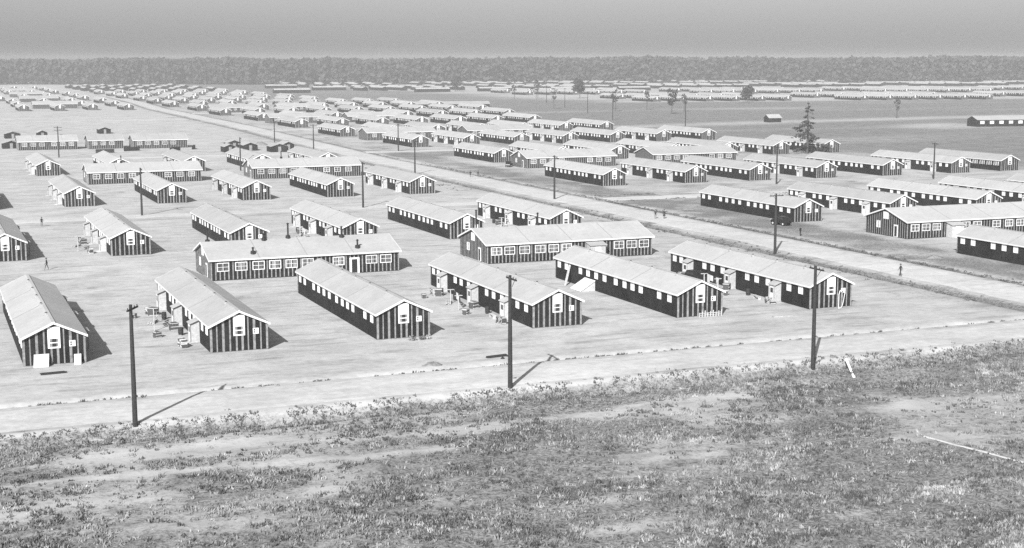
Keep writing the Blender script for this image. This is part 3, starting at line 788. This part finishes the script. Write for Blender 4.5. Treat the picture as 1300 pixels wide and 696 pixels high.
# ------------------------------------------------------------------ vehicles
def car(x, y, rz, label, truck=False):
    t = empty('parked_truck' if truck else 'parked_car', (x, y, float(height(np.array(x), np.array(y)))), R(rz)); tag(t, label, 'truck' if truck else 'car')
    c = MB()
    if not truck:
        prof = [(-2.15,.45),(2.1,.45),(2.2,.75),(2.15,1.0),(.95,1.12),(.55,1.65),(.1,1.74),(-1.0,1.72),(-1.6,1.5),(-2.1,1.0),(-2.25,.7)]
    else:
        prof = [(-2.6,.6),(2.3,.6),(2.4,.9),(2.3,1.25),(1.35,1.35),(1.15,2.05),(.2,2.08),(.15,1.15),(.1,1.9),(-2.5,1.9),(-2.6,1.2)]
    c.prism([(p[0], p[1]) for p in prof][::-1], 'y', -.72, .72, 'paint')
    o = c.build('body', t); md = o.modifiers.new('b', 'BEVEL'); md.width = .12; md.segments = 2; md.limit_method = 'ANGLE'
    for s in (-1, 1):
        for xx in (-1.35, 1.4):
            c = MB(); c.tube([(xx, s*.62, .36), (xx, s*.80, .36)], .36, 'tyre', 14); wv = c.build('wheel', t)
            c = MB(); c.tube([(xx, s*.80, .36), (xx, s*.82, .36)], .19, 'blind', 10); c.build('hubcap', wv)
        c = MB(); c.prism([(1.9,.5),(1.75,.85),(1.2,.9),(.8,.5),(.9,.5),(1.2,.78),(1.6,.76),(1.8,.5)][::-1], 'y', min(s*.72,s*.9), max(s*.72,s*.9), 'paint'); c.build('fender', t)
        if not truck:
            c = MB(); c.prism([(.5,1.18),(.35,1.55),(-1.1,1.55),(-1.4,1.18)], 'y', min(s*.725, s*.735), max(s*.725, s*.735), 'glass'); c.build('side_window', t)
        c = MB(); c.tube([(2.1, s*.5, .95), (2.28, s*.5, .95)], .12, 'blind', 10); c.build('headlight', t)
    return t
car(150.8, 237.5, 100, 'black car parked in front of the dark barrack, behind a utility pole')
car(100.3, 180.5, 95, 'black car parked between the last two barracks of the roadside row')
car(161.5, 402, 60, 'dark car parked at the left end of a far mess hall')
car(53.8, 618, 10, 'dark truck parked on the empty field', True)

# ------------------------------------------------------------------ people
def person(x, y, rz, label, skirt=False, stride=.26):
    t = empty('person', (x, y, float(height(np.array(x), np.array(y)))+.05), R(rz)); tag(t, label, 'person')
    me = bpy.data.meshes.new('person_body')
    J = {'pel':(0,0,.95),'chest':(0,.02,1.3),'neck':(0,.02,1.48),'head':(0,.03,1.58),'crown':(0,.03,1.72)}
    r = {'pel':.15,'chest':.17,'neck':.06,'head':.10,'crown':.08}
    E = [('pel','chest'),('chest','neck'),('neck','head'),('head','crown')]
    for s, n in ((-1,'l'),(1,'r')):
        k = s*stride
        for nm, p, q in (('hip',(s*.10,0,.86),.085),('knee',(s*.13,k*.6+.03,.5),.058),('ank',(s*.14,k,.09),.042),('toe',(s*.15,k+.15,.04),.035),
                         ('sh',(s*.19,.02,1.40),.06),('elb',(s*.25,-k*.4-.02,1.12),.045),('wr',(s*.26,-k*.9+.06,.88),.032),('hand',(s*.26,-k*.9+.09,.79),.035)):
            J[nm+n] = p; r[nm+n] = q
        E += [('pel','hip'+n),('hip'+n,'knee'+n),('knee'+n,'ank'+n),('ank'+n,'toe'+n),('chest','sh'+n),('sh'+n,'elb'+n),('elb'+n,'wr'+n),('wr'+n,'hand'+n)]
    ks = list(J); me.from_pydata([J[k] for k in ks], [(ks.index(a), ks.index(b)) for a, b in E], []); me.materials.append(MT['cloth'])
    o = bpy.data.objects.new('body', me); COL.objects.link(o); o.parent = t
    sk = o.modifiers.new('skin', 'SKIN'); lay = me.skin_vertices[0].data if me.skin_vertices else None
    if lay is None:
        bpy.context.view_layer.objects.active = o
        lay = me.skin_vertices.new().data if hasattr(me.skin_vertices, 'new') else None
    if lay:
        for i, k in enumerate(ks): lay[i].radius = (r[k], r[k]*.8); lay[i].use_root = (k == 'pel')
    ss = o.modifiers.new('sub', 'SUBSURF'); ss.levels = 1; ss.render_levels = 1
    c = MB(); c.tube([(0,.03,1.50),(0,.035,1.56),(0,.035,1.64),(0,.03,1.69)], [.065,.112,.118,.10], 'skin', 12); c.tube([(0,.13,1.62),(0,.17,1.59)], [.014,.02], 'skin', 6)
    for s in (-1, 1): c.tube([(s*.04,.135,1.64),(s*.04,.152,1.64)], .014, 'iron', 6); c.tube([(s*.1,.03,1.6),(s*.115,.02,1.6)], .03, 'skin', 6)
    c.build('face', t)
    c = MB(); c.tube([(0,.03,1.68),(0,.03,1.70),(0,.03,1.71),(0,.03,1.80)], [.17,.17,.11,.095], 'cloth', 12); c.build('hat', t)
    if skirt: c = MB(); c.tube([(0,.0,1.02),(0,0,.5)], [.15,.27], 'cloth', 14); c.build('skirt', t)
    return t
person(126.4+7, 255.2, 160, 'person in dark clothes walking on the camp road, left of a companion')
person(135.0, 254.6, 165, 'person in dark clothes walking on the camp road, right of a companion', True)
person(129.6, 172.4, 20, 'lone person in dark clothes walking on the road before the junction')
person(144.3, 220.9, 200, 'person in dark clothes standing beside the black car at the utility pole', stride=.03)
person(21.3, 289.9, 0, 'small lone figure in the open yard at the left', stride=.1)
person(136.6, 367.6, 10, 'far person on the camp road, left one of two')
person(138.5, 366.8, 10, 'far person on the camp road, right one of two')
person(17.2, 228.5, 90, 'person beside the leftmost barrack of the second row')

# ------------------------------------------------------------------ yard clutter
def board_pile(x, y, rz, label, n=5, key='wood', name='lumber_pile', l=2.4):
    c = MB()
    for k in range(n):
        for j in range(3):
            o_ = random.uniform(-.15, .15); c.box(-l/2+o_, l/2+o_, -.35+.24*j, -.14+.24*j, .02+.06*k, .07+.06*k, key)
    o = c.build(name, None, (x, y, float(height(np.array(x), np.array(y)))), R(rz)); tag(o, label, 'lumber pile', 'yard clutter between barracks'); return o
def wood_pile(x, y, rz, label):
    c = MB()
    for k in range(5):
        for j in range(8):
            c.tube([(-.3+random.uniform(-.05,.05), -.8+.2*j+random.uniform(-.03,.03), .1+.17*k), (.3+random.uniform(-.05,.05), -.8+.2*j, .1+.17*k)], .085, 'bark' if random.random() < .5 else 'wood', 6)
    o = c.build('woodpile', None, (x, y, float(height(np.array(x), np.array(y)))), R(rz)); tag(o, label, 'woodpile', 'yard clutter between barracks'); return o
def barrel(x, y, label):
    c = MB(); c.tube([(0,0,0),(0,0,.3),(0,0,.6),(0,0,.9)], [.25,.3,.3,.25], 'darkwood', 12); c.tube([(0,0,.25),(0,0,.3)], .308, 'iron', 12); c.tube([(0,0,.6),(0,0,.65)], .308, 'iron', 12)
    o = c.build('barrel', None, (x, y, float(height(np.array(x), np.array(y))))); tag(o, label, 'barrel', 'yard clutter between barracks'); return o
def bench(x, y, rz, label):
    t = empty('bench', (x, y, float(height(np.array(x), np.array(y)))), R(rz)); tag(t, label, 'bench', 'yard clutter between barracks')
    c = MB(); c.box(-.9, .9, -.2, .2, .42, .47, 'wood'); c.build('seat', t)
    for s in (-.75, .75):
        c = MB(); c.box(s-.04, s+.04, -.18, .18, 0, .42, 'wood'); c.build('leg', t)
def clothesline(x, y, l, rz, label):
    t = empty('clothesline', (x, y, float(height(np.array(x), np.array(y)))), R(rz)); tag(t, label, 'clothesline', 'yard clutter between barracks')
    for u in (0, l):
        c = MB(); c.box(u-.05, u+.05, -.05, .05, 0, 1.9, 'wood'); c.box(u-.05, u+.05, -.5, .5, 1.8, 1.88, 'wood'); c.build('post', t)
    c = MB(); c.tube([(0,-.3,1.9),(l/2,-.3,1.8),(l,-.3,1.9)], .012, 'wood', 4); c.build('line', t)
    u = .5
    while u < l-1:
        w_ = random.uniform(.5, 1.1); h_ = random.uniform(.5, 1.1); c = MB(); c.box(u, u+w_, -.32, -.28, 1.84-h_, 1.84, 'linen' if random.random() < .7 else 'cloth')
        o = c.build('laundry', t); u += w_+random.uniform(.1, .5)
ybase = 155.
names = ['leftmost', 'second', 'third', 'fourth', 'fifth', 'last']
k = 0
for bi, sx in ((1, 25.2), (3, 62.6), (5, 99.6)):
    nm = names[bi]
    clothesline(sx-.8, 170.8, 5, 82, 'clothesline with white washing beside the %s roadside barrack' % nm)
    wood_pile(sx+.6, 160.0, 8, 'stacked firewood near the road end of the %s roadside barrack' % nm)
    wood_pile(sx+.3, 183.6, -6, 'stacked firewood near the far end of the %s roadside barrack' % nm)
    barrel(sx+1.6, 167.0, 'dark barrel by the first porch of the %s roadside barrack' % nm)
    barrel(sx+1.5, 178.4, 'dark barrel by the middle porch of the %s roadside barrack' % nm)
    bench(sx+1.0, 163.8, 85, 'plank bench by the first porch of the %s roadside barrack' % nm)
    board_pile(sx-.2, 176.3, 70, 'low pile of boards in the yard left of the %s roadside barrack' % nm)
for bi, sx in ((1, 24.8), (3, 63.2), (5, 101.6)):
    wood_pile(sx+.6, 246, 8, 'firewood stack left of the %s barrack in the row behind the mess halls' % names[bi])
    board_pile(sx-.6, 256, 60, 'pile of boards left of the %s barrack in the row behind the mess halls' % names[bi])
    barrel(sx+.5, 262, 'barrel left of the %s barrack in the row behind the mess halls' % names[bi])
board_pile(55.5, 139.2+2.5, 10, 'scrap boards lying in the yard behind the roadside ditch', 2, 'darkwood')
board_pile(11.5, 150.8, 5, 'scrap boards lying in front of the leftmost roadside barrack', 2, 'darkwood')
board_pile(96.5, 151, -8, 'scrap boards on the bare yard before the last roadside barrack', 2)
def crate(x, y, rz, sz, label):
    c = MB(); a_ = sz/2
    c.box(-a_, a_, -a_, a_, .02, sz, 'bark')
    for u in (-a_, a_-.09):
        for zz in (.02, sz*.5-.05, sz-.1): c.box(-a_-.02, a_+.02, u-.02 if u < 0 else u+.02, u+.07 if u < 0 else u+.11, zz, zz+.1, 'wood')
    c.box(-a_-.02, -a_+.07, -a_-.02, a_+.02, sz-.1, sz+.01, 'wood'); c.box(a_-.07, a_+.02, -a_-.02, a_+.02, sz-.1, sz+.01, 'wood')
    o = c.build('crate', None, (x, y, float(height(np.array(x), np.array(y)))), R(rz)); tag(o, label, 'crate', 'yard clutter between barracks')
for bi, sx in ((1, 25.0), (3, 62.4), (5, 99.4)):
    for q_, (dx_, dy_, sz_, tx) in enumerate(((1.6, 170.2, .9, 'large crate against the wall between the first two porches'), (-.9, 166.2, .7, 'small crate standing out in the yard'), (.9, 181.3, 1.0, 'large crate near the far porch'), (-1.6, 180.2, .6, 'small crate out by the far porch'))):
        crate(sx+dx_, dy_+.4*bi, 17*q_+9*bi, sz_, '%s of the %s roadside barrack' % (tx, names[bi]))
for bi, sx in ((1, 24.4), (3, 62.4), (5, 100.8)):
    clothesline(sx-.6, 249.5, 5, 84, 'clothesline left of the %s barrack in the row behind the mess halls' % names[bi])
    crate(sx+1.2, 259.0, 20, 1.0, 'crate left of the %s barrack in the row behind the mess halls' % names[bi])
for i, (x, y) in enumerate(((60, 520), (70, 528), (84, 522), (92, 531), (24, 575), (41, 583))):
    board_pile(x, y, 25*i, 'dark stack of building timber by the empty field, %s from the right' % ORD[i], 22, 'darkwood', l=6)
# leaning boards
def lean(x, y, z, dx, dy, dz, w_, label, key='wood', name='leaning_board'):
    c = MB(); p = Vector((dx, dy, dz)); a_ = Vector((0, w_/2, 0)) if abs(dx) > abs(dy) else Vector((w_/2, 0, 0)); nrm = p.cross(a_).normalized()*.03
    q = [-a_, a_, a_+p, -a_+p]; c.face([v_-nrm for v_ in q], key); c.face([v_+nrm for v_ in q][::-1], key)
    for i in range(4):
        j = (i+1) % 4; c.face([q[i]-nrm, q[i]+nrm, q[j]+nrm, q[j]-nrm], key)
    o = c.build(name, None, (x, y, z)); tag(o, label, 'board'); return o
lean(82.2, 183.9, .02, 1.9, 2.6, 2.5, .35, 'long pale board leaning on the side of the fifth roadside barrack')
t = empty('cellar_hatch', (82.0, 178.2, .0)); tag(t, 'white sloping cellar hatch against the side of the fifth roadside barrack', 'hatch')
c = MB(); c.prism([(0, 0), (2.1, 0), (2.1, 1.3)], 'y', 0, 3.2, 'wood'); c.build('frame', t)
c = MB(); c.prism([(-.1, 0.02), (2.1, 1.36), (2.1, 1.44), (-.12, .1)], 'y', -.1, 3.3, 'white'); c.build('lid', t)
lean(10.6, 154.3, .0, .15, .75, 1.25, 1.5, 'pale sheet of board leaning low on the leftmost gable', 'wood')
lean(14.2, 154.4, .0, .1, .65, 1.0, .7, 'small white panel leaning at the right of the leftmost gable', 'white')
lean(85.0, 119.9, -.35, 2.6, 5.2, .75, .3, 'long white plank lying in the grass right of the last roadside pole', 'white', 'plank')
# low picket fence at fifth barrack gable, rose arch at the last
t = empty('picket_fence', (86.9, 154.55, 0)); tag(t, 'low white picket fence at the gable of the fifth roadside barrack', 'fence')
c = MB()
for i in range(9): c.box(.38*i, .38*i+.12, 0, .03, 0, .55+.12*((i*7) % 3), 'wood')
c.build('pickets', t)
c = MB(); c.box(0, 3.2, .03, .06, .2, .28, 'wood'); c.box(0, 3.2, .03, .06, .42, .5, 'wood'); c.build('rail', t)
t = empty('garden_arch', (106.6, 153.6, 0)); tag(t, 'thin white arch at the right of the last roadside gable', 'arch')
c = MB(); c.tube([(-.35,0,0),(-.35,0,1.8),(-.2,0,2.2),(.1,0,2.35),(.4,0,2.2),(.55,0,1.8)], .05, 'white', 6); c.build('hoop', t)
c = MB(); c.tube([(-.35,0,0),(.1,0,.1),(.3,0,.7),(.5,0,1.8)], .04, 'white', 6); c.build('stake', t)
# soil heaps and small bushes at gables
for i, (x, y, s_) in enumerate(((50.2, 153.9, .5), (51.3, 153.8, .4), (52.0, 154.0, .45))):
    cen = [(0, 0, .2, s_)]; t = empty('bush', (x, y, 0)); tag(t, 'low pale bush at the gable of the third roadside barrack, %s from the left' % ORD[i], 'bush', 'gable bushes'); leaf_crown(cen, 'foliage', t, 'haystem', 120, .1)
def heap(x, y, r_, h_, label):
    c = MB(); n_ = 14; rings = []
    c.v.append((0, 0, h_)); 
    for k in range(1, 5):
        for j in range(n_):
            a2 = 2*math.pi*j/n_; rr_ = r_*k/4*(1+.25*math.sin(3*a2+k)); c.v.append((math.cos(a2)*rr_, math.sin(a2)*rr_*.7, h_*math.cos(k/4*math.pi/2)**1.2*(1+.2*random.random())-.03))
    m_ = c.mi('soil')
    for j in range(n_): c.f.append((0, 1+j, 1+(j+1) % n_)); c.m.append(m_)
    for k in range(3):
        for j in range(n_):
            a2 = 1+k*n_+j; b2 = 1+k*n_+(j+1) % n_; c.f.append((a2, a2+n_, b2+n_, b2)); c.m.append(m_)
    o = c.build('soil_heap', None, (x, y, float(height(np.array(x), np.array(y)))), 0, True); tag(o, label, 'soil heap', 'soil heaps'); return o
heap(47.8, 140.2, 1.1, .35, 'small soil heap just behind the roadside ditch')
heap(119, 545, 3, 1.2, 'dark heap on the near edge of the empty field by the camp road')
heap(112, 567, 3, 1.3, 'dark heap on the empty field, farther from the camp road')
heap(146.5, 199, 1.4, .4, 'low dark heap on the right verge of the camp road')
heap(147.5, 188, 1.6, .5, 'low dark heap nearer along the right verge of the camp road')
# small sheds on the far side of the fourth row
def shed(x, y, w_, l_, h_, label):
    t = empty('shed', (x, y, 0)); tag(t, label, 'shed', 'small sheds by the empty field')
    c = MB(); c.prism([(0,0),(w_,0),(w_,h_),(w_/2,h_+.9),(0,h_)], 'y', 0, l_, 'tar'); c.build('wall', t)
    c = MB()
    for s in (-1, 1):
        xe = w_/2+s*(w_/2+.2); q = [(w_/2, h_+.93), (xe, h_-.02), (xe, h_+.06), (w_/2, h_+1.02)]
        c.prism(q if s < 0 else q[::-1], 'y', -.2, l_+.2, 'roof')
    c.build('roof', t)
    c = MB(); c.box(w_/2-.5, w_/2+.5, -.04, .0, .05, 1.9, 'batten'); c.build('door', t)
for i, (x, y) in enumerate(((98, 505), (106, 512), (113, 500), (120, 512), (104, 530), (34, 634), (47, 640), (74, 660), (29, 560), (20, 585))):
    shed(x, y, 4 + i % 3, 7+2*(i % 2), 1.9, 'small %s shed near the empty field, %s from the right' % (('dark', 'square', 'low')[i % 3], ORD[i]))

# ------------------------------------------------------------------ air
c = MB(); c.box(-2600, 3200, -150, 3100, -3, 42, 'white'); o = c.build('haze'); tag(o, None, None, None, 'stuff')
hm = bpy.data.materials.new('haze_air'); hm.use_nodes = True; hn = hm.node_tree; hn.nodes.clear()
pv = hn.nodes.new('ShaderNodeVolumePrincipled'); ho = hn.nodes.new('ShaderNodeOutputMaterial'); hn.links.new(pv.outputs[0], ho.inputs['Volume'])
pv.inputs['Color'].default_value = (.9, .9, .9, 1); pv.inputs['Density'].default_value = .00027; pv.inputs['Anisotropy'].default_value = 0.0
o.data.materials.clear(); o.data.materials.append(hm)
o['label'] = 'pale haze in the air over the whole camp'; o['category'] = 'haze'
